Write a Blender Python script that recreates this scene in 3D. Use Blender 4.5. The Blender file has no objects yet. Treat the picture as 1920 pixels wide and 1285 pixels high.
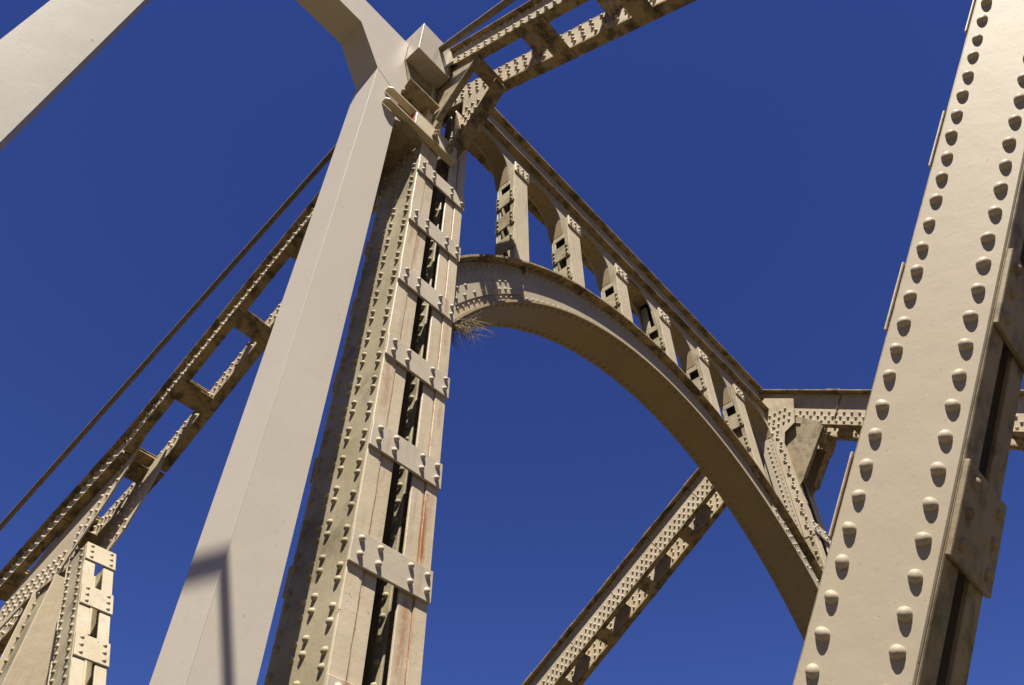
import bpy, bmesh, math, random
from mathutils import Vector, Matrix
random.seed(7)
sc = bpy.context.scene
COL = sc.collection
S = 0.5            # metres per drawing unit
ZC = 3.2           # eye height in drawing units (1.6 m)

# ------------------------------------------------------------ camera
cd = bpy.data.cameras.new('camera'); cam = bpy.data.objects.new('camera', cd); COL.objects.link(cam)
cd.sensor_width = 36.0; cd.lens = 1458.6 / 1920 * 36.0
cd.clip_start = 0.05; cd.clip_end = 5000
cx = Vector((.66276, -.74883, .00019)); cy = Vector((.55493, .49097, -.67157)); cz = Vector((.50280, .44519, .74094))
m = Matrix((cx, -cy, -cz)).transposed().to_4x4()
m.translation = Vector((0, 0, ZC * S)); cam.matrix_world = m
sc.camera = cam

# ------------------------------------------------------------ light
SUN = Vector((1.0, .87, -2.45)).normalized()      # travel direction
sl = bpy.data.lights.new('sun', 'SUN'); sl.energy = 5.0; sl.angle = math.radians(.5); sl.color = (1, .94, .84)
so = bpy.data.objects.new('sun', sl); COL.objects.link(so)
so.rotation_euler = SUN.to_track_quat('-Z', 'Y').to_euler()
w = bpy.data.worlds.new('World'); sc.world = w; w.use_nodes = True
nt = w.node_tree; bg = nt.nodes['Background']
sky = nt.nodes.new('ShaderNodeTexSky'); sky.sky_type = 'NISHITA'; sky.sun_disc = False
sky.sun_elevation = math.asin(-SUN.z); sky.sun_rotation = math.atan2(-SUN.x, -SUN.y)
sky.altitude = 1200; sky.air_density = 0.85; sky.dust_density = 0.0; sky.ozone_density = 5.0
hs = nt.nodes.new('ShaderNodeHueSaturation'); hs.inputs['Saturation'].default_value = 1.172; hs.inputs['Hue'].default_value = .524
nt.links.new(sky.outputs[0], hs.inputs['Color']); nt.links.new(hs.outputs[0], bg.inputs[0])
bg.inputs[1].default_value = 0.05
sc.view_settings.view_transform = 'Standard'; sc.view_settings.look = 'None'
sc.view_settings.exposure = 1.2; sc.view_settings.gamma = 1.0
sc.render.engine = 'CYCLES'

# ------------------------------------------------------------ materials
def N(t, kind, **kw):
    n = t.nodes.new(kind)
    for k, v in kw.items():
        if hasattr(n, k): setattr(n, k, v)
        else: n.inputs[k].default_value = v
    return n
def ramp(t, src, a, b, lo=0., hi=1.):
    r = t.nodes.new('ShaderNodeMapRange'); r.inputs[1].default_value = a; r.inputs[2].default_value = b
    r.inputs[3].default_value = lo; r.inputs[4].default_value = hi; r.clamp = True
    t.links.new(src, r.inputs[0]); return r.outputs[0]
def math_(t, op, a, b=None):
    n = t.nodes.new('ShaderNodeMath'); n.operation = op
    for i, v in enumerate((a, b)):
        if v is None: continue
        if isinstance(v, (int, float)): n.inputs[i].default_value = v
        else: t.links.new(v, n.inputs[i])
    return n.outputs[0]
def mix(t, fac, a, b):
    n = t.nodes.new('ShaderNodeMix'); n.data_type = 'RGBA'
    if isinstance(fac, (int, float)): n.inputs[0].default_value = fac
    else: t.links.new(fac, n.inputs[0])
    for i, v in ((6, a), (7, b)):
        if isinstance(v, tuple): n.inputs[i].default_value = (*v, 1)
        else: t.links.new(v, n.inputs[i])
    return n.outputs[2]
def noise(t, pos, scale, detail=4, rough=.55, stretch=None):
    if stretch:
        mp = t.nodes.new('ShaderNodeMapping'); mp.inputs['Scale'].default_value = stretch
        t.links.new(pos, mp.inputs[0]); pos = mp.outputs[0]
    n = N(t, 'ShaderNodeTexNoise', Scale=scale, Detail=detail, Roughness=rough)
    t.links.new(pos, n.inputs['Vector']); return n.outputs[0]
def paint(name, base, alt, mottle=.5, dirt=.35, rust=.2, moss=0., rough=.5, bump=.25, mossscale=5., stains=(), pits=.5):
    mt = bpy.data.materials.new(name); mt.use_nodes = True; t = mt.node_tree
    b = t.nodes['Principled BSDF']
    base = (base[0] * .61, base[1] * .605, base[2] * .58); alt = (alt[0] * .61, alt[1] * .605, alt[2] * .58)
    pos = t.nodes.new('ShaderNodeNewGeometry').outputs['Position']
    c = mix(t, ramp(t, noise(t, pos, 2.3, 6), .35, .7, 0, mottle), base, alt)
    # vertical rain streaks and soot
    st = noise(t, pos, 1., 5, .6, (26, 26, 1.6)); bl = noise(t, pos, 3.1, 5)
    c = mix(t, math_(t, 'MULTIPLY', ramp(t, st, .5, .72, 0, dirt), ramp(t, bl, .4, .62)), c, (.20, .165, .11))
    # blotches of grime and lichen
    if moss > 0:
        mo = noise(t, pos, mossscale, 9, .68)
        c = mix(t, ramp(t, mo, .54 - .08 * moss, .66 - .05 * moss, 0, min(1., .95 * moss)), c, (.085, .068, .035))
    # rust
    if rust > 0:
        rs = noise(t, pos, 1., 5, .65, (38, 38, 3.2)); rb = noise(t, pos, 2.4, 4, .6)
        rf = math_(t, 'MULTIPLY', ramp(t, rs, .56, .68), ramp(t, rb, .56, .66))
        c = mix(t, math_(t, 'MULTIPLY', rf, rust), c, (.27, .105, .04))
        rp = noise(t, pos, 33., 3, .5); rb2 = noise(t, pos, 1.7, 3, .5)
        rf2 = math_(t, 'MULTIPLY', ramp(t, rp, .68, .72), ramp(t, rb2, .55, .62))
        c = mix(t, math_(t, 'MULTIPLY', rf2, min(1, rust * 2)), c, (.11, .045, .025))
    # placed stains: (x centre, half width, z top, z bottom, strength) in drawing units
    if stains:
        sep = t.nodes.new('ShaderNodeSeparateXYZ'); t.links.new(pos, sep.inputs[0])
        wob = math_(t, 'MULTIPLY', math_(t, 'SUBTRACT', noise(t, pos, 1., 4, .6, (3, 3, 6)), .5), .035)
        brk = ramp(t, noise(t, pos, 1., 6, .7, (22, 22, 9)), .34, .52)
        xx = math_(t, 'ADD', sep.outputs[0], wob)
        for (sx, hw, z1, z0, k) in stains:
            dx = math_(t, 'ABSOLUTE', math_(t, 'SUBTRACT', xx, sx * S))
            f = ramp(t, dx, hw * S, hw * S * .15)
            za = ramp(t, sep.outputs[2], (z0 + ZC) * S, (z0 + ZC) * S + .25 * (z1 - z0) * S)
            zb = ramp(t, sep.outputs[2], (z1 + ZC) * S + .004, (z1 + ZC) * S)
            f = math_(t, 'MULTIPLY', math_(t, 'MULTIPLY', f, za), math_(t, 'MULTIPLY', zb, math_(t, 'MULTIPLY', brk, k)))
            c = mix(t, f, c, (.27, .11, .04))
    # pits
    pt = noise(t, pos, 70., 2, .5)
    c = mix(t, ramp(t, pt, .745, .77, 0, pits), c, (.13, .09, .05))
    pt2 = noise(t, pos, 150., 2, .5)
    c = mix(t, ramp(t, pt2, .73, .76, 0, pits), c, (.10, .075, .045))
    t.links.new(c, b.inputs['Base Color'])
    b.inputs['Roughness'].default_value = rough
    b.inputs['Specular IOR Level'].default_value = .22
    n1 = noise(t, pos, 9., 3, .5); n2 = noise(t, pos, 60., 4, .6)
    h = math_(t, 'ADD', math_(t, 'MULTIPLY', n1, 1.0), math_(t, 'MULTIPLY', n2, .22))
    bp = N(t, 'ShaderNodeBump', Strength=bump, Distance=.012); t.links.new(h, bp.inputs['Height'])
    t.links.new(bp.outputs[0], b.inputs['Normal'])
    return mt
CREAM = (.80, .675, .50); CREAM2 = (.68, .56, .39)
M_post = paint('post_paint', CREAM, CREAM2, .8, .5, .5, 0, .5, .3,
    stains=((3.685, .018, 12, -3, .75), (4.305, .014, 12, -3, .7), (4.33, .05, 4.9, 3.95, 1.0), (3.6, .08, 6.33, 5.5, .5), (4.40, .06, 4.95, 4.3, .35), (4.22, .08, 3.7, 2.6, .45),
            (4.38, .06, 7.65, 7.2, .35), (3.62, .07, 2.7, 2.2, .8), (3.78, .05, 2.75, 2.3, .7), (4.2, .07, 3.66, 2.9, .35), (4.4, .05, 6.3, 5.8, .35), (3.58, .05, 9.0, 8.5, .4), (3.72, .04, 9.1, 8.2, .5)))
M_batten = paint('batten_paint', (.74, .645, .52), (.62, .54, .42), .9, .3, .3, 0, .5, .2, pits=.8,
    stains=((4.30, .06, 4.06, 3.7, .35), (4.33, .05, 7.7, 7.2, .6), (3.66, .05, 2.75, 2.3, .7), (4.30, .05, 8.05, 7.7, .5), (3.72, .04, 5.4, 5.0, .3)))
M_old = paint('weathered_paint', (.62, .54, .42), (.52, .44, .31), .9, .5, .5, .1, .55, .25)
M_rivet = paint('rivet_paint', (.60, .51, .385), (.50, .41, .29), .8, .1, .25, 0, .55, .5, pits=.9)
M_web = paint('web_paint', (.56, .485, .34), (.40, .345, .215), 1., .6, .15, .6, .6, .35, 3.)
M_chord = paint('chord_paint', (.70, .59, .44), (.56, .46, .31), .7, .5, .35, .25, .55, .35, 6.)
M_flange = paint('flange_paint', (.55, .41, .23), (.38, .27, .13), .9, .8, .5, 1.1, .65, .4, 7.)
M_clean = paint('smooth_paint', (.72, .645, .555), (.66, .58, .48), .5, .06, .10, 0, .45, .10, pits=.6)
M_dirtyshade_box = paint('stained_shaded_box_paint', (.60, .535, .45), (.52, .44, .34), .7, 1.0, .15, .15, .5, .12, 8.)  # dirt streaks, plus a darker tone standing in for shade on the bracket
M_diag = paint('diagonal_paint', (.58, .495, .37), (.53, .44, .315), .5, .12, .06, 0, .6, .15, pits=.9)
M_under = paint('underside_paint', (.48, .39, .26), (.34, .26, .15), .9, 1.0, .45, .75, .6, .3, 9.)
M_rustpaint = paint('rust_stained_paint', (.60, .46, .28), (.42, .27, .12), 1., .7, 1.0, .7, .65, .4, 9.)
M_col2 = paint('smooth_paint_aged', (.55, .50, .43), (.49, .44, .36), .6, .12, .9, 0, .5, .10, pits=.8)
M_arch = paint('arch_paint', (.58, .505, .385), (.50, .42, .30), .6, .3, .2, .12, .55, .25, 6.)
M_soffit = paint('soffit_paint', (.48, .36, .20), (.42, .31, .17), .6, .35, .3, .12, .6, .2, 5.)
def simple(name, col, col2, scale, rough=.8, bump=.3, metallic=0):
    mt = bpy.data.materials.new(name); mt.use_nodes = True; t = mt.node_tree; b = t.nodes['Principled BSDF']
    pos = t.nodes.new('ShaderNodeNewGeometry').outputs['Position']
    n = noise(t, pos, scale, 6, .6)
    t.links.new(mix(t, ramp(t, n, .35, .65), col, col2), b.inputs['Base Color'])
    b.inputs['Roughness'].default_value = rough; b.inputs['Metallic'].default_value = metallic
    bp = N(t, 'ShaderNodeBump', Strength=bump, Distance=.01); t.links.new(n, bp.inputs['Height']); t.links.new(bp.outputs[0], b.inputs['Normal'])
    return mt
M_cable = simple('cable_steel', (.10, .08, .05), (.15, .12, .075), 14, .7, .2)
M_rusty = simple('rusty_edge', (.30, .06, .03), (.20, .045, .03), 30, .8)
M_straw = simple('dry_straw', (.32, .24, .14), (.14, .10, .05), 60, .9)
M_deck = simple('timber_deck', (.065, .05, .03), (.045, .034, .02), 3, .9)
M_earth = simple('dry_earth', (.08, .058, .028), (.055, .042, .018), .05, 1)
M_road = simple('asphalt', (.055, .047, .036), (.04, .034, .026), 12, .95)

# ------------------------------------------------------------ mesh builder (drawing units)
class MB:
    def __init__(s, O=(0, 0, 0), A=None):
        s.v = []; s.f = []; s.sm = []; s.frame(O, A)
    def frame(s, O=(0, 0, 0), A=None):
        s.O = Vector(O); s.A = [Vector(a) for a in (A or ((1, 0, 0), (0, 1, 0), (0, 0, 1)))]; return s
    def W(s, p): return s.O + s.A[0] * p[0] + s.A[1] * p[1] + s.A[2] * p[2]
    def add(s, vs, fs, smooth=False):
        k = len(s.v); s.v += [s.W(p) for p in vs]; s.f += [tuple(i + k for i in f) for f in fs]; s.sm += [smooth] * len(fs)
    def box(s, x0, x1, y0, y1, z0, z1, b=.008):
        x0, x1 = sorted((x0, x1)); y0, y1 = sorted((y0, y1)); z0, z1 = sorted((z0, z1))
        b = min(b, (x1 - x0) * .3, (y1 - y0) * .3, (z1 - z0) * .3)
        X = (x0, x1); Y = (y0, y1); Z = (z0, z1); vs = []; ix = {}
        for i in (0, 1):
            for j in (0, 1):
                for k in (0, 1):
                    sx, sy, sz = (1 - 2 * i) * b, (1 - 2 * j) * b, (1 - 2 * k) * b
                    for a in range(3):
                        ix[(i, j, k, a)] = len(vs)
                        vs.append((X[i] + (0 if a == 0 else sx), Y[j] + (0 if a == 1 else sy), Z[k] + (0 if a == 2 else sz)))
        fs = []
        for i in (0, 1):
            fs.append([ix[(i, j, k, 0)] for j, k in ((0, 0), (1, 0), (1, 1), (0, 1))][::(1 if i else -1)])
            fs.append([ix[(j, i, k, 1)] for j, k in ((0, 0), (0, 1), (1, 1), (1, 0))][::(1 if i else -1)])
            fs.append([ix[(j, k, i, 2)] for j, k in ((0, 0), (1, 0), (1, 1), (0, 1))][::(1 if i else -1)])
        for i in (0, 1):
            for j in (0, 1):
                fs.append((ix[(i, j, 0, 0)], ix[(i, j, 1, 0)], ix[(i, j, 1, 1)], ix[(i, j, 0, 1)]))
                fs.append((ix[(i, 0, j, 0)], ix[(i, 1, j, 0)], ix[(i, 1, j, 2)], ix[(i, 0, j, 2)]))
                fs.append((ix[(0, i, j, 1)], ix[(1, i, j, 1)], ix[(1, i, j, 2)], ix[(0, i, j, 2)]))
                for k in (0, 1): fs.append((ix[(i, j, k, 0)], ix[(i, j, k, 1)], ix[(i, j, k, 2)]))
        s.add(vs, [tuple(f) for f in fs])
    def prism(s, pts, ext):
        n = len(pts); e = Vector(ext); vs = [Vector(p) for p in pts] + [Vector(p) + e for p in pts]
        fs = [tuple(range(n))[::-1], tuple(range(n, 2 * n))] + [(i, (i + 1) % n, n + (i + 1) % n, n + i) for i in range(n)]
        s.add(vs, fs)
    def rivet(s, p, n, r=.037, h=.040, seg=10, jit=0.):
        n = Vector(n).normalized(); u = n.orthogonal().normalized(); v = n.cross(u); p = Vector(p)
        if seg < 14: h *= random.uniform(.92, 1.08); r *= random.uniform(.95, 1.05)
        prof = ((1.04, -.1), (1., .06), (.94, .34), (.76, .68), (.48, .9), (.2, .985)) if seg > 12 else ((1., -.05), (.93, .36), (.68, .76), (.3, .96))
        a0 = random.random()
        vs = []; fs = []
        for (rr, hh) in prof:
            for k in range(seg):
                a = a0 + 2 * math.pi * k / seg; q = rr * (1 + jit * math.sin(2 * a + a0 * 9) + jit * .5 * math.sin(3 * a + a0 * 20))
                vs.append(p + u * (r * q * math.cos(a)) + v * (r * q * math.sin(a)) + n * (h * hh))
        for i in range(len(prof) - 1):
            for k in range(seg):
                fs.append((i * seg + k, i * seg + (k + 1) % seg, (i + 1) * seg + (k + 1) % seg, (i + 1) * seg + k))
        vs.append(p + n * h); L = (len(prof) - 1) * seg
        for k in range(seg): fs.append((L + k, L + (k + 1) % seg, len(vs) - 1))
        s.add(vs, fs, True)
    def tube(s, p, q, r, seg=10, r2=None, cap=True):
        p = Vector(p); q = Vector(q); n = (q - p).normalized(); u = n.orthogonal().normalized(); v = n.cross(u); r2 = r if r2 is None else r2
        vs = [p + (u * math.cos(a) + v * math.sin(a)) * r for a in [2 * math.pi * k / seg for k in range(seg)]]
        vs += [q + (u * math.cos(a) + v * math.sin(a)) * r2 for a in [2 * math.pi * k / seg for k in range(seg)]]
        s.add(vs, [(k, (k + 1) % seg, seg + (k + 1) % seg, seg + k) for k in range(seg)], True)
        if cap: s.add(vs, [tuple(range(seg))[::-1], tuple(range(seg, 2 * seg))])
    def band(s, inner, outer, y0, y1):
        """closed solid between two matched XZ polylines, from y0 to y1"""
        n = len(inner); vs = []
        for (x, z) in inner: vs.append((x, y0, z))
        for (x, z) in outer: vs.append((x, y0, z))
        for (x, z) in inner: vs.append((x, y1, z))
        for (x, z) in outer: vs.append((x, y1, z))
        fs = []
        for i in range(n - 1):
            fs.append((i, i + 1, n + i + 1, n + i)); fs.append((2 * n + i, 3 * n + i, 3 * n + i + 1, 2 * n + i + 1))
            fs.append((i, 2 * n + i, 2 * n + i + 1, i + 1)); fs.append((n + i, n + i + 1, 3 * n + i + 1, 3 * n + i))
        fs.append((0, n, 3 * n, 2 * n)); fs.append((n - 1, 3 * n - 1, 4 * n - 1, 2 * n - 1))
        s.add(vs, fs)
    def build(s, name, mat, parent=None, root=None):
        me = bpy.data.meshes.new(name)
        off = Vector(root['org']) if root is not None else Vector((0, 0, 0))
        me.from_pydata([tuple((Vector((p.x, p.y, p.z + ZC)) * S) - off) for p in s.v], [], s.f)
        bm = bmesh.new(); bm.from_mesh(me); bmesh.ops.recalc_face_normals(bm, faces=bm.faces); bm.to_mesh(me); bm.free()
        me.polygons.foreach_set('use_smooth', s.sm)
        me.materials.append(mat); me.update()
        o = bpy.data.objects.new(name, me); COL.objects.link(o)
        if parent is not None: o.parent = parent
        elif root is not None: o.location = off
        return o
def thing(name, loc, label, cat, group=None):
    o = bpy.data.objects.new(name, None); COL.objects.link(o); o.empty_display_size = .2
    l = Vector((loc[0], loc[1], loc[2] + ZC)) * S; o.location = l; ROOT[name] = l
    o['label'] = label; o['category'] = cat
    if group: o['group'] = group
    return o
ROOT = {}
class R_:   # remembers a root's origin for its meshes
    def __init__(s, o): s.o = o; s.org = tuple(o.location)
    def __getitem__(s, k): return s.org
def part(mb, name, mat, parent, root): return mb.build(name, mat, parent, root)

# ------------------------------------------------------------ setting
def struct(mb, name, mat):
    o = mb.build(name, mat); o['kind'] = 'structure'; return o
g = MB(); g.box(-6000, 6000, -6000, 6000, -44, -42, 0); struct(g, 'ground', M_earth)
M_blocker = simple('blocker_woods', (.035, .045, .018), (.018, .026, .010), .06, 1)
def horizon_blocker():  # unseen wooded ring, added to block bright sky low on the horizon
    n = 160; vs = []; fs = []; rings = ((380, -42.5), (520, 25), (680, 90), (820, 165), (1000, 235), (1500, 220))
    for (R, z) in rings:
        for k in range(n):
            a = 2 * math.pi * k / n; wv = 1 + .10 * math.sin(3 * a + 1) + .06 * math.sin(7 * a) + .03 * math.sin(17 * a + 2)
            vs.append((R * math.cos(a), R * math.sin(a), z * (wv if z > 0 else 1) + (random.uniform(-3, 3) if z > 0 else 0)))
    for r_ in range(len(rings) - 1):
        for k in range(n): fs.append((r_ * n + k, r_ * n + (k + 1) % n, (r_ + 1) * n + (k + 1) % n, (r_ + 1) * n + k))
    m = MB(); m.add(vs, fs, True); return m
struct(horizon_blocker(), 'horizon_blocker', M_blocker)
d = MB(); d.box(-1.6, 3.3, -60, 90, -3.5, -3.2); struct(d, 'footway', M_deck)
d = MB(); d.box(4.55, 15.95, -60, 90, -3.75, -3.35); struct(d, 'road', M_road)
d = MB(); d.box(17.1, 22, -60, 90, -3.5, -3.2); struct(d, 'far_footway', M_deck)

# ------------------------------------------------------------ trusses
def steps(a, b, s):
    n = max(1, int(round((b - a) / s))); return [a + (b - a) * (i + .5) / n for i in range(n)]
def chord(root, parent_mat, p0, p1, X0, depth, period=1.74, off=.55, stag=.5, xo=.10):
    """built up chord from p0 to p1 (Y,Z of its top edge); local axes: x across, a along, n up"""
    r = R_(root); W_ = .97
    d_ = Vector((0, p1[0] - p0[0], p1[1] - p0[1])); L = d_.length; d_.normalize()
    n_ = Vector((0, -d_.z, d_.y));
    if n_.z < 0: n_ = -n_
    O = (X0, p0[0], p0[1]); A = ((1, 0, 0), d_, n_)
    F = lambda: MB(O, A)
    near = F(); near.box(xo, xo + .035, 0, L, -depth + .03, -.03)
    for k, a in enumerate(steps(.1, L - .1, .2)):
        near.rivet((xo, a, -depth + .12), (-1, 0, 0)); near.rivet((xo, a + .1, -.11), (-1, 0, 0), .03)
        if depth > .7: near.rivet((xo, a + .07, -depth + .25), (-1, 0, 0)); near.rivet((xo, a + .14, -depth + .38), (-1, 0, 0))
        else: near.rivet((xo, a + .1, -depth + .24), (-1, 0, 0))
    ch = part(near, 'top_chord', M_chord, root, r)
    far = F(); far.box(.77, .805, 0, L, -depth + .03, -.03)
    for k, a in enumerate(steps(.1, L - .1, .24)):
        for j, q in enumerate((.13, .26, .39, .52, .68)):
            if q < depth - .06: far.rivet((.77, a + (0, .12, .05, .16, .08)[j] + random.uniform(-.012, .012), -depth + q), (-1, 0, 0))
    part(far, 'web_plate', M_chord, ch, r)
    for (x0, x1, nm) in ((0, xo + .06, 'top_flange'), (.77, .97, 'top_flange')):
        f = F(); f.box(x0, x1, 0, L, -.035, 0)
        for a in steps(.1, L - .1, .26): f.rivet((x0 + .05 if x0 == 0 else x1 - .05, a, -.035), (0, 0, -1), .028, .022)
        part(f, nm, M_flange, ch, r)
    for (x0, x1, nm) in ((xo - .04, .235 + xo - .1, 'bottom_flange'), (.77, .97, 'bottom_flange')):
        f = F(); f.box(x0, x1, 0, L, -depth, -depth + .035)
        for a in steps(.1, L - .1, .26): f.rivet(((.185 if x0 < .1 else .9), a, -depth), (0, 0, -1), .028, .022)
        part(f, nm, M_flange, ch, r)
    a = off
    while a < L - .3:
        b = F(); wd = .39
        b.box(.085, .95, a, a + wd, -depth - .028, -depth - .002)
        for xx in (.16, .88):
            for q in (.08, .195, .31): b.rivet((xx, a + q, -depth - .028), (0, 0, -1), .03, .024)
        if (int(a * 10) % 3) == 0:
            for xx in (.25, .37, .5, .63):
                for q in (.1, .2, .3): b.rivet((xx, a + q, -depth - .028), (0, 0, -1), .03, .024)
        part(b, 'batten_plate', M_flange, ch, r)
        t = a + period * stag
        b = F(); b.box(.01, .95, t, t + wd, .002, .03)
        b.box(.137, .768, t + .36, t + .375, -depth + .2, -.04)
        b.prism([(.137, t + .02, -.05), (.768, t + .02, -.05), (.768, t + .36, -.05), (.137, t + .36, -.05)], (0, 0, .03))
        part(b, 'batten_plate', M_flange, ch, r)
        a += period
    return ch
def lattice_post(root, X0, Y0, z0, z1, zb, side_rivets=True, detail=1):
    """box post of two channels tied by batten plates, near corner at X0,Y0"""
    r = R_(root); w = .97; dp = .89
    m = MB(); m.box(X0, X0 + .04, Y0 + .02, Y0 + dp - .02, z0, z1)
    cols = (.09, .385, .54, .81); p = .385
    k = 0; z = zb[0] - 6
    while z < z1 - .1:
        if z > z0:
            for j, c in enumerate(cols):
                zz = z + (0 if j in (1, 2) else .19)
                if zz < z1 - .1:
                    m.rivet((X0, Y0 + c, zz), (-1, 0, 0)); m.rivet((X0, Y0 + c, zz + .137), (-1, 0, 0))
        z += p
    post = part(m, 'main_post', M_web, root, r)
    m = MB(); m.box(X0 + w - .04, X0 + w, Y0 + .02, Y0 + dp - .02, z0, z1)
    z = z0 + .1
    while z < z1 - .1:
        for c in (.13, .4): m.rivet((X0 + w - .04, Y0 + c, z), (-1, 0, 0)); m.rivet((X0 + w - .04, Y0 + c + .02, z + .137), (-1, 0, 0))
        z += p
    part(m, 'web_plate', M_web, post, r)
    # inner stiffening webs of each channel, seen through the slot
    m = MB(); m.box(X0 + .65, X0 + .68, Y0 + .16, Y0 + .30, z0, z1)
    z = z0 + .1
    while z < z1 - .1:
        m.rivet((X0 + .65, Y0 + .23, z), (-1, 0, 0)); z += .21
    part(m, 'web_plate', M_web, post, r)
    # front and rear flanges (each channel shows two overlapping strips)
    for (ya, yb) in ((0, 1), (dp, -1)):
        m = MB()
        for (x0, x1, o) in ((.0, .185, 0), (.19, .355, .014), (.625, .80, .014), (.805, w, 0)):
            m.box(X0 + x0, X0 + x1, Y0 + ya + yb * o, Y0 + ya + yb * (o + .03), z0, z1, .006)
        part(m, 'flange', M_post, post, r)
    for z in zb:
        for (y, s) in ((Y0, -1), (Y0 + dp, 1)):
            if z > z1 - .3: continue
            m = MB(); j = random.uniform(-.006, .006)
            m.box(X0 - .012 + j, X0 + w + .012 + j, y + s * .002, y + s * .034, z, z + .335, .006)
            for xx in (.085, .30, .685, .90):
                for q in (.10, .26): m.rivet((X0 + xx + random.uniform(-.006, .006), y + s * .034, z + q), (0, s, 0), .0345, .038)
            part(m, 'batten_plate', M_batten, post, r)
    return post
def diagonal(root, X0, dirv, nrmv, b0, b1, a0, a1, bat, matside, big=False, facemat=None):
    """inclined member. local: x across, a along dirv, b along nrmv between b0,b1"""
    r = R_(root); W_ = .53
    A = ((1, 0, 0), dirv, nrmv); F = lambda: MB((0, 0, 0), A)
    m = F(); m.box(X0, X0 + .035, a0, a1, b0 + .012, b1 - .012)
    if not big:
        for a in steps(a0 + .1, a1 - .1, .19):
            m.rivet((X0, a, b0 + .1), (-1, 0, 0)); m.rivet((X0, a + .09, b1 - .1), (-1, 0, 0))
    side = part(m, 'diagonal', matside, root, r)
    m = F(); m.box(X0 + W_ - .035, X0 + W_, a0, a1, b0 + .012, b1 - .012)
    part(m, 'web_plate', M_web, side, r)
    for (b, s) in ((b0, 1), (b1, -1)):
        m = F(); m.box(X0 + .012, X0 + .19, a0, a1, b, b + s * .03, .006); m.box(X0 + .34, X0 + W_ - .012, a0, a1, b, b + s * .03, .006)
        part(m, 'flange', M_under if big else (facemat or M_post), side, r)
    if big:   # the front face's rivets, one by one
        n = 0
        for i in range(28):
            a = .33 + .188 * i
            for (bb, aa) in ((b1 - .093, a + random.uniform(-.006, .006)), (b0 + .108, a + .0 + random.uniform(-.006, .006))):
                if i > 27: continue
                q = F(); q.rivet((X0 + .001, aa, bb + random.uniform(-.005, .005)), (-1, 0, 0), .0375 + random.uniform(-.0015, .0015), .036 + random.uniform(-.003, .003), 22, .045)
                part(q, 'rivet', M_rivet, side, r); n += 1
        m = F()
        for i in list(range(-30, 0)) + list(range(28, 40)):
            for bb in (b1 - .093, b0 + .108): m.rivet((X0, .33 + .188 * i, bb), (-1, 0, 0))
        o = part(m, 'rivet', matside, side, r); o['kind'] = 'stuff'
    for (b, s) in ((b0, -1), (b1, 1)):
        for a in bat:
            bt = .016 if (big and s > 0) else .032; m = F(); m.box(X0 + .0, X0 + W_, a, a + .51, b + s * .002, b + s * bt, .005)
            for q in (.09, .255, .42):
                for xx in (.09, W_ - .09): m.rivet((X0 + xx, a + q, b + s * bt), (0, 0, s), .036, .03)
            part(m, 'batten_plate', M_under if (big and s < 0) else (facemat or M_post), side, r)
    return side
SQ = math.hypot(1, 1.554)
ND = Vector((0, -1 / SQ, 1.554 / SQ)); NN = Vector((0, 1.554 / SQ, 1 / SQ))
FD = Vector((0, 1 / SQ, 1.554 / SQ)); FN = Vector((0, -1.554 / SQ, 1 / SQ))
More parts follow.
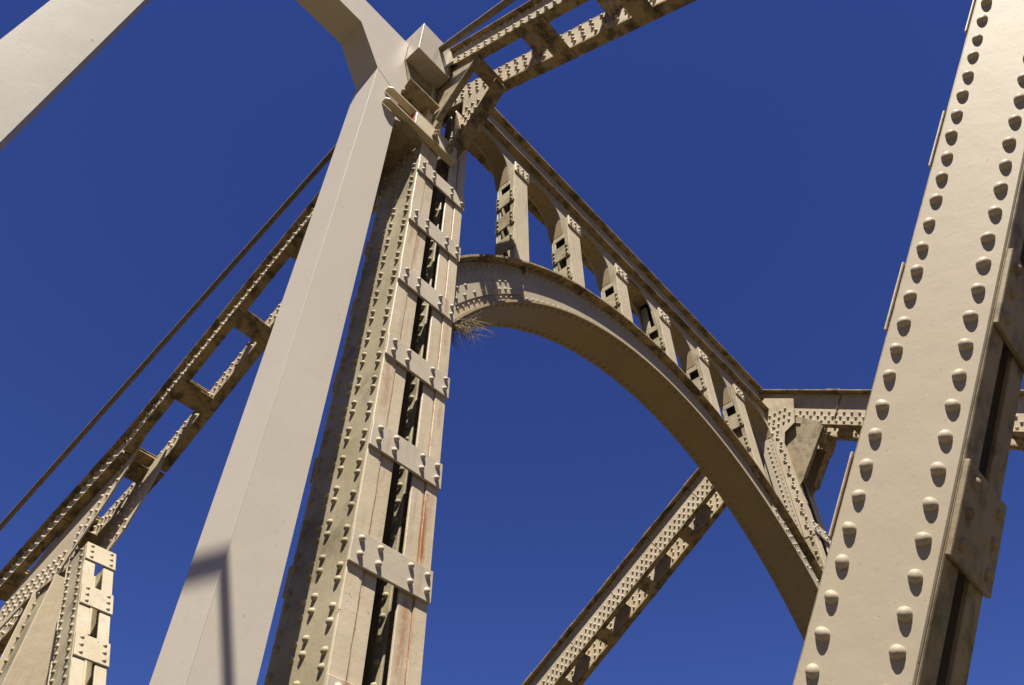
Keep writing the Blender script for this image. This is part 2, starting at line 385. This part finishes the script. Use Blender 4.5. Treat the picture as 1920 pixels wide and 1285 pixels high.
def haunch(root, post, X0, Y0, zs=0.):
    """gusset plates and sloping knee joining post and chord on the near side"""
    r = R_(root); x0_far = X0 > 10
    P = [(5.0, 14.0), (4.45, 13.68), (4.0, 13.25), (3.98, 13.05), (4.26, 12.63), (4.84, 11.9), (5.0, 11.75)]
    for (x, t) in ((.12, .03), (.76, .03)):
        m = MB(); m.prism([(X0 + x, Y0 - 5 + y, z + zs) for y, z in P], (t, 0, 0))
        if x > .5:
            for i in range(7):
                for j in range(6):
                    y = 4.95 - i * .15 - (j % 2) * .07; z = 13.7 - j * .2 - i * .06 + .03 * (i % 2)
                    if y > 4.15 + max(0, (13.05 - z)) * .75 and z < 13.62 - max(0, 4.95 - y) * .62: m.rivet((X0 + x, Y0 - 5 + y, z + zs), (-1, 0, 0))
        part(m, 'gusset_plate', M_chord if x > .5 else M_under, post, r)  # near plate takes the darker paint in place of shade
    # sloping bottom cover of the knee
    a = Vector((0, 4.84 - 3.98, 11.9 - 13.05)); L = a.length; a.normalize(); n = Vector((0, a.z, -a.y))
    m = MB((X0, Y0 - 5 + 3.96, 13.04 + zs), ((1, 0, 0), a, n))
    m.box(.53, .795, 0, L, .0, .035)
    if x0_far: m.box(.10, .80, .05, .5, .037, .065)
    for xx in (.2, .35, .55, .72):
        for q in (.15, .38):
            if x0_far: m.rivet((xx, q, .065), (0, 0, 1), .034)
    part(m, 'knee_plate', M_flange, post, r)
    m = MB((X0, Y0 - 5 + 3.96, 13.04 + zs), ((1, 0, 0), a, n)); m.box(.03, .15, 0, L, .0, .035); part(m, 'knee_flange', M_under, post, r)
    # riveted gusset patch above the post
    gp = [(-.02, 10.3), (.24, 10.3), (.26, 14.55), (.1, 14.66), (-.62, 14.2), (-.44, 13.47), (-.12, 13.32), (-.02, 13.0)] if x0_far else [(-.01, 11.9), (.88, 11.9), (1.25, 13.4), (1.1, 14.0), (.4, 14.35), (-.38, 14.3), (-.5, 13.65), (-.1, 13.6)]
    m = MB(); m.prism([(X0 - .015, Y0 + y, z) for y, z in gp], (.03, 0, 0))
    for i in range(11):
        for j in range(22):
            y = -.55 + i * .15 + (j % 2) * .07; z = (10.4 if x0_far else 11.4) + j * .19
            if x0_far: ok = z < 14.2 and ((.03 < y < .20 and (z > 13.2 or i == 4)) or (-.45 < y <= .04 and z > 13.6))
            else: ok = j < 16 and 12 < z < 14.2 and (.04 < y < .85 or (-.33 < y <= .04 and z > 13.7))
            if ok: m.rivet((X0 - .015, Y0 + y, z), (-1, 0, 0))
    part(m, 'gusset_plate', M_chord, post, r)
    if x0_far:
        m = MB(); m.box(X0 - .045, X0 - .003, Y0 + .262, Y0 + .33, 6.0, 14.5)
        for k in range(60): m.rivet((X0 - .045, Y0 + .296, 6.2 + k * .135), (-1, 0, 0), .03, .03)
        part(m, 'corner_angle', M_rustpaint, post, r)

def truss(name, X0, Y0, label, near):
    root = thing(name, (X0 + .5, Y0 + .4, -3.9), label, 'bridge truss')
    zb = [z for z in (-2.93, -1.6, -.27, 1.06, 2.39, 3.718, 5.028, 6.35, 7.711, 9.059, 10.40)]
    post = lattice_post(root, X0, Y0, -3.9, 13.9 if not near else 13.4, zb)
    haunch(root, post, X0, Y0)
    yo = Y0 - 5
    if near: chord(root, None, (5.35, 14.96), (-3.0, 9.57), X0, .62, off=1.65, period=1.72)
    else: chord(root, None, (5.35 + yo, 15.18), (-3.0 + yo, 9.75), X0, .95, off=1.3, period=1.72, xo=.18)
    if near:
        c = chord(root, None, (5.4, 15.16), (13.05, 9.72), X0, .50, off=.83, period=1.72, stag=.02)
        c2 = chord(root, None, (13.0, 9.78), (21, 6.3), X0, .54, off=.03, stag=.02)
    else:
        c = chord(root, None, (5.4 + yo, 14.83), (16.5, 7.8), X0, .78, off=.35, period=1.74, stag=.35, xo=.15)
    r = R_(root)
    diagonal(root, X0 + .25, ND, NN, 1.612 + yo * .84, 2.178 + yo * .84, -6.0, 8.4, [-5.2, -3.87, -2.55, -1.23, .09, 1.40, 2.73, 4.04, 5.35], M_diag, big=near)
    diagonal(root, X0 + .25, FD, FN, -7.36, -6.85, -1.8, 13.36, [1.8, 3.03, 4.25, 5.47, 6.70, 7.92, 9.15, 10.38, 11.6, 12.84], M_web, facemat=M_old)
    if not near: return root
    # hanger under the next panel point
    m = MB(); h0 = 13.75 + yo
    m.box(X0 + .3, X0 + .335, h0, h0 + .7, -3.9, 7.3); m.box(X0 + .75, X0 + .785, h0, h0 + .7, -3.9, 7.3)
    for z in steps(-3, 7.2, .2): m.rivet((X0 + .3, h0 + .6, z), (-1, 0, 0))
    hg = part(m, 'hanger', M_web, root, r)
    m = MB(); m.box(X0 + .22, X0 + .84, h0 - .04, h0 - .002, -3.9, 7.2); m.box(X0 + .22, X0 + .84, h0 + .702, h0 + .74, -3.9, 7.2)
    part(m, 'flange', M_post, hg, r)
    # gusset at the next panel point
    gl = [(12.55, 9.6), (12.7, 8.95), (13.0, 8.39), (13.6, 7.55), (13.75, 7.2), (14.8, 7.14), (15.9, 6.7), (16.1, 7.5), (15.1, 8.3), (13.94, 8.85), (13.0, 9.3)]
    m = MB(); m.prism([(X0 + .25, y, z) for y, z in gl], (.03, 0, 0))
    for i in range(17):
        t = i / 16; y = 12.85 + 2.9 * t
        lo = 8.72 - (y - 12.85) * 1.36 if y < 13.75 else 7.28 - (y - 13.75) * .12
        for q in (.06, .24, .42):
            m.rivet((X0 + .25, y + q * .25, lo + q), (-1, 0, 0))
    part(m, 'gusset_plate', M_chord, hg, r)
    m = MB(); m.prism([(X0 + .66, 12.3, 8.9), (X0 + .66, 12.75, 7.9), (X0 + .66, 13.2, 7.5), (X0 + .66, 13.9, 7.6), (X0 + .66, 13.6, 8.8), (X0 + .66, 12.4, 9.6)], (.03, 0, 0))
    for i in range(5):
        for j in range(6):
            if not (i == 0 and j < 3): m.rivet((X0 + .66, 12.55 + i * .2 + (j % 2) * .08, 7.95 + j * .2 - i * .04), (-1, 0, 0))
    part(m, 'gusset_plate', M_chord, hg, r)
    # bottom chord beside the deck
    m = MB(); m.box(X0 + .1, X0 + .14, -30, 60, -5.0, -3.95); m.box(X0 + .83, X0 + .87, -30, 60, -5.0, -3.95); m.box(X0, X0 + .97, -30, 60, -5.04, -5.002)
    part(m, 'bottom_chord', M_chord, root, r)
    return root
near = truss('bridge_truss', 3.5, 5.0, 'near riveted truss with rust-streaked middle post and big close diagonal on the right', True)
far = truss('bridge_truss', 16.05, 4.92, 'farther riveted truss beyond the arch, its peaked chord ending behind the close diagonal', False)

# ------------------------------------------------------------ portal brace
pr = thing('portal_brace', (10.24, 5.4, 9.0), 'arched brace with curved rib and six short posts spanning between the two trusses', 'arch brace')
r = R_(pr); XL, XR = 4.475, 16.045; CXZ = (10.24, 4.55)
def arc(R, xa=XL, xb=XR, n=56, dz=0.):
    out = []
    for i in range(n + 1):
        x = xa + (xb - xa) * i / n; out.append((x, CXZ[1] + dz + math.sqrt(max(0, R * R - (x - CXZ[0]) ** 2))))
    return out
Rb, Rt = 6.58, 7.40
m = MB(); m.band(arc(Rb + .04), arc(Rt - .03), 5.13, 5.165)
def arcriv(m, R, y, n_, ang0, ang1, st, face, big=0):
    a = ang0
    while a < ang1:
        x = CXZ[0] + R * math.cos(a); z = CXZ[1] + R * math.sin(a)
        if XL + .06 < x < XR - .06:
            nn = (0, -1, 0) if face == 'f' else ((-math.cos(a), 0, -math.sin(a)) if face == 'b' else (math.cos(a), 0, math.sin(a)))
            m.rivet((x, y, z), nn, .038 if big else .032, .04 if big else .026)
        a += st / R
arcriv(m, Rb + .14, 5.13, 0, .3, 2.84, .17, 'f'); arcriv(m, Rt - .12, 5.13, 0, .3, 2.84, .17, 'f')
rib = part(m, 'arch_rib', M_arch, pr, r)
m = MB(); m.band(arc(Rb + .04), arc(Rt - .03), 5.70, 5.735); part(m, 'web_plate', M_arch, rib, r)
m = MB(); m.band(arc(Rb), arc(Rb + .037), 5.015, 5.80)
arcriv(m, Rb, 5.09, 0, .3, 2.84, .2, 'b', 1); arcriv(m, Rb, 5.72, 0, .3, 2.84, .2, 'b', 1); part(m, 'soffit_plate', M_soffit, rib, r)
m = MB(); m.band(arc(Rt - .027), arc(Rt + .01), 4.965, 5.80)
arcriv(m, Rt - .027, 5.05, 0, .3, 2.84, .2, 'b'); arcriv(m, Rt + .01, 5.07, 0, .3, 2.84, .2, 't'); part(m, 'top_flange', M_flange, rib, r)
# splice plates at the rib ends, and angle strips along both edges
for (xa, xb) in ((XL + .01, 6.05), (14.45, XR - .01)):
    m = MB(); m.band(arc(Rb + .2, xa, xb, 12), arc(Rt - .2, xa, xb, 12), 5.10, 5.128)
    for i, dx in enumerate((.1, .26, .45, .62, .85, .98, 1.11, 1.24, 1.5)):
        for j in range(3):
            x = xa + dx if xa < 5 else xb - dx
            if i == 2 and j == 1: continue
            R = Rb + .27 + j * .14; m.rivet((x, 5.10, CXZ[1] + math.sqrt(R * R - (x - CXZ[0]) ** 2)), (0, -1, 0), .034, .028)
    part(m, 'splice_plate', M_arch, rib, r)
# spandrel posts
PX = [5.735 + 1.64 * i for i in range(6)]
for i, x in enumerate(PX):
    xm = x + .18; zb = CXZ[1] + math.sqrt(Rt * Rt - (xm - CXZ[0]) ** 2) - .05; zt = 13.62
    A_ = lambda q: CXZ[1] + math.sqrt((Rt + .012) ** 2 - (q - CXZ[0]) ** 2)
    m = MB(); m.prism([(x, 5.0, A_(x)), (x + .355, 5.0, A_(x + .355)), (x + .355, 5.0, zt), (x, 5.0, zt)], (0, .03, 0))
    sp = part(m, 'spandrel_post', M_post, pr, r)
    zc = min(A_(x), A_(x + .355)) + .01
    m = MB(); m.box(x, x + .355, 5.43, 5.46, zc, 13.9, .006)
    m.box(x + .002, x + .03, 5.032, 5.13, zc, 13.6, .004); m.box(x + .002, x + .03, 5.142, 5.428, 13.0, 13.16, .004); m.box(x + .002, x + .03, 5.28, 5.428, 13.162, 13.9, .004); m.box(x + .002, x + .03, 5.36, 5.428, zc, 12.998, .004)
    m.box(x + .325, x + .353, 5.032, 5.428, zc, 13.6, .004); m.box(x + .325, x + .353, 5.175, 5.428, 13.602, 13.9, .004); part(m, 'angle', M_web, sp, r)
    z = 12.30 if i < 3 else 12.30
    z = 12.30; zs = []
    while z > zc + .03: zs.append(z); z -= .73
    for z in zs:
        lo = max(z - .73 + .31 - .0, zb - .1)
        m = MB(); m.box(x - .028, x - .001, 5.015, 5.45, z, z + .42, .005)
        for q in (.07, .2, .33):
            for y in (5.075, 5.40): m.rivet((x - .028, y, z + q), (-1, 0, 0), .034, .028)
        part(m, 'batten_plate', M_web, sp, r)
    m = MB(); m.box(x - .025, x + .38, 4.965, 4.998, zt - .33, zt, .005)
    for xx in (.04, .18, .32):
        for q in (.07, .19): m.rivet((x + xx, 4.965, zt - .31 + q), (0, -1, 0), .034, .03)
    part(m, 'gusset_plate', M_post, sp, r)
# spandrel plates with their scalloped openings
bays = [(XL, PX[0])] + [(PX[i] + .355, PX[i + 1]) for i in range(5)] + [(PX[5] + .355, XR)]
ZS, ZA, ZT = 13.15, 14.08, 14.248
def scallop(xa, xb, flat=False, n=20):
    out = []
    for i in range(n + 1):
        t = i / n; x = xa + (xb - xa) * t; u = 2 * t - 1
        z = ZS + (ZA - ZS) * math.sqrt(max(0, 1 - abs(u) ** 2.3)) if not flat else ZA - .08
        out.append((x, z))
    return out
for k, (yy, nm) in enumerate(((5.14, 'spandrel_plate'), (5.475, 'spandrel_plate'))):
    m = MB()
    for i, (xa, xb) in enumerate(bays):
        c = scallop(xa, xb, False); m.band(c, [(x, ZT) for x, z in c], yy, yy + .03)
        if i < 6: m.box(xb, xb + .355, yy, yy + .03, ZS - (.0), ZT, 0)
    part(m, nm, M_arch, pr, r)
for i, (xa, xb) in enumerate(bays):
    m = MB(); c = scallop(xa + .005, xb - .005, i == 3)
    m.band(c, [(x, z + .03) for x, z in c], 5.172, 5.473)
    for (x, z) in c[3:-3:2]:
        for y in ((5.22, 5.43) if i != 3 else (5.2, 5.27, 5.36, 5.43)): m.rivet((x, y, z), (0, 0, -1), .03, .024)
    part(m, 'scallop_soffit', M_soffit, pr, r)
m = MB(); m.box(XR - .06, XR - .03, 5.172, 5.50, 9.4, 13.3)
for k in range(24): m.rivet((XR - .06, 5.32, 9.6 + k * .15), (-1, 0, 0), .03, .026)
part(m, 'end_panel', M_arch, pr, r)
# top strut: cover, recessed web, lower flange
m = MB(); m.box(XL, XR, 5.14, 5.17, 14.29, 15.02)
for x in steps(XL + .1, XR - .1, .2): m.rivet((x, 5.14, 14.39), (0, -1, 0), .03, .026)
st = part(m, 'top_strut', M_arch, pr, r)
m = MB(); m.box(XL, XR, 5.62, 5.65, 14.29, 15.02); part(m, 'web_plate', M_arch, st, r)
m = MB(); m.box(XL, XR, 5.0, 5.79, 15.022, 15.062)
for x in steps(XL + .1, XR - .1, .22): m.rivet((x, 5.075, 15.022), (0, 0, -1), .032, .026)
part(m, 'cover_plate', M_flange, st, r)
m = MB(); m.box(XL, XR, 5.0, 5.30, 14.25, 14.286); m.box(XL, XR, 5.5, 5.77, 14.25, 14.286)
for x in steps(XL + .1, XR - .1, .25): m.rivet((x, 5.06, 14.25), (0, 0, -1), .026, .018) if int(x * 7) % 4 == 0 else None
for xb in [PX[i] + .18 for i in range(6)]:
    for dx in (-.16, .16): m.rivet((xb + dx, 5.04, 14.286), (0, 0, 1), .034, .03)
part(m, 'lower_flange', M_flange, st, r)

# ------------------------------------------------------------ smooth box-section frame (later addition)
fr = thing('box_frame', (1, 5.27, -3.2), 'smooth modern box-section frame with plain welded column, haunched arm and second column at top left', 'steel frame')
r = R_(fr)
YA, YB = 5.0, 5.54
m = MB(); m.prism([(2.40, YA, -3.2), (2.915, YA, -3.2), (2.915, YA, 12.25), (3.05, YA, 12.46), (2.83, YA, 13.25), (2.83, YA, 14.0), (-.95, YA, 14.0), (-.95, YA, 13.13), (1.88, YA, 13.13), (2.40, YA, 12.2)], (0, YB - YA, 0))
c1 = part(m, 'column', M_clean, fr, r)
m = MB(); m.prism([(-1.0, YA - .0, -3.2), (-.47, YA, -3.2), (-.47, YA, 12.2), (-.2, YA, 13.125), (-.96, YA, 13.125), (-1.0, YA, 13.125)], (0, YB - YA, 0))
c2 = part(m, 'column', M_col2, fr, r)
# weld bead round the knee
m = MB()
m.tube((2.40, YA - .001, 12.2), (2.84, YA - .001, 11.93), .004, 6); m.tube((2.402, YA - .001, -3.2), (2.402, YA + .001, 12.2), .003, 6)
part(m, 'weld_seam', M_clean, c1, r)
m = MB(); m.box(2.845, 3.60, 4.66, 5.2, 13.32, 14.45, .004)
part(m, 'bracket', M_dirtyshade_box, fr, r)
m = MB(); m.prism([(2.92, 4.82, 12.42), (3.6, 4.82, 12.42), (3.6, 5.5, 12.42), (3.05, 5.5, 12.42)], (0, 0, .03)); m.prism([(3.05, 4.99, 12.46), (3.5, 4.99, 12.46), (3.5, 4.99, 13.31), (2.84, 4.99, 13.31)], (0, .03, 0))
part(m, 'stiffener', M_under, fr, r)
# bolted channel clamping column and post, with its two flange tongues
m = MB()
m.box(3.20, 4.12, 4.86, 4.885, 11.34, 11.72)
cl = part(m, 'clamp_channel', M_post, fr, r)
for z in (11.70, 11.31):
    m = MB(); m.prism([(2.68, 4.86, z), (4.12, 4.86, z), (4.12, 4.99, z), (2.62, 4.99, z), (2.62, 4.90, z)], (0, 0, .028)); part(m, 'channel_flange', M_post, cl, r)
m = MB(); m.box(3.185, 3.198, 4.862, 4.99, 11.345, 11.695); part(m, 'cut_end', M_rusty, cl, r)
m = MB()
for (x, z) in ((3.62, 11.56), (3.60, 11.42), (3.95, 11.56), (3.93, 11.42)):
    m.tube((x, 4.86, z), (x, 4.80, z), .05, 6); m.tube((x, 4.80, z), (x, 4.77, z), .022, 8)
part(m, 'bolt', M_under, cl, r)
m = MB(); m.prism([(2.92, 5.05, 11.25), (3.12, 4.95, 11.25), (3.49, 4.98, 11.25), (3.49, 5.85, 11.25), (3.1, 5.8, 11.25), (2.92, 5.5, 11.25)], (0, 0, .03))
m.box(2.92, 3.49, 5.86, 5.89, 10.6, 12.2)
part(m, 'tie_plate', M_under, fr, r)

# ------------------------------------------------------------ cables and rod
def cable(name, pts, rad, label, mat=M_cable):
    m = MB(); 
    for a, b in zip(pts, pts[1:]):
        m.tube(a, b, rad, 12)
    o = m.build(name, mat); o['label'] = label; o['category'] = 'cable'; o['group'] = 'cables'
    return o
# origins at their lower ends are not needed: they hang between fixed points
cable('stay_cable', [(3.1, 5.5, 13.84), (3.1, 21.0, 7.09)], .05, 'thin weathered stay cable running down the sky left of the column, above the left chord')
cable('stay_cable', [(3.30, 4.655, 14.06), (3.30, -2.5, 11.02)], .06, 'thick weathered stay cable rising from the square bracket to the upper edge')
o = cable('stay_rod', [(-.70, -14, 6.58), (-.70, 4.995, 11.49), ], .05, 'thin straight rod outside the picture whose shadow crosses the smooth column')

# ------------------------------------------------------------ dry tuft in the corner of post and arch
m = MB(); base = Vector((4.50, 4.99, 7.75))
for i in range(150):
    b = base + Vector((random.uniform(-.02, .36), random.uniform(-.02, .28), random.uniform(-.10, .05)))
    b.z += max(0, b.x - 4.5) * 1.1
    if i < 100: dv = Vector((random.uniform(.1, 1), random.uniform(-.35, .35), random.uniform(-.1, .8))).normalized() * random.uniform(.08, .30)
    elif i < 106: dv = Vector((1, random.uniform(-.2, .1), random.uniform(.3, .9))).normalized() * random.uniform(.5, .9)
    else: dv = Vector((random.uniform(.1, .8), random.uniform(-.5, .1), random.uniform(-1.0, .1))).normalized() * random.uniform(.12, .42)
    k = Vector((random.uniform(-1, 1), random.uniform(-1, 1), random.uniform(-1, .3))) * .08
    p1 = b + dv * .5 + k * .4; p2 = b + dv + k
    m.tube(b, p1, .0045, 4, .0035, False); m.tube(p1, p2, .0035, 4, .0015, False)
o = m.build('dry_grass', M_straw); o['label'] = 'tuft of dry grass and straw lodged in the corner where the arch meets the middle post'; o['category'] = 'dry grass'
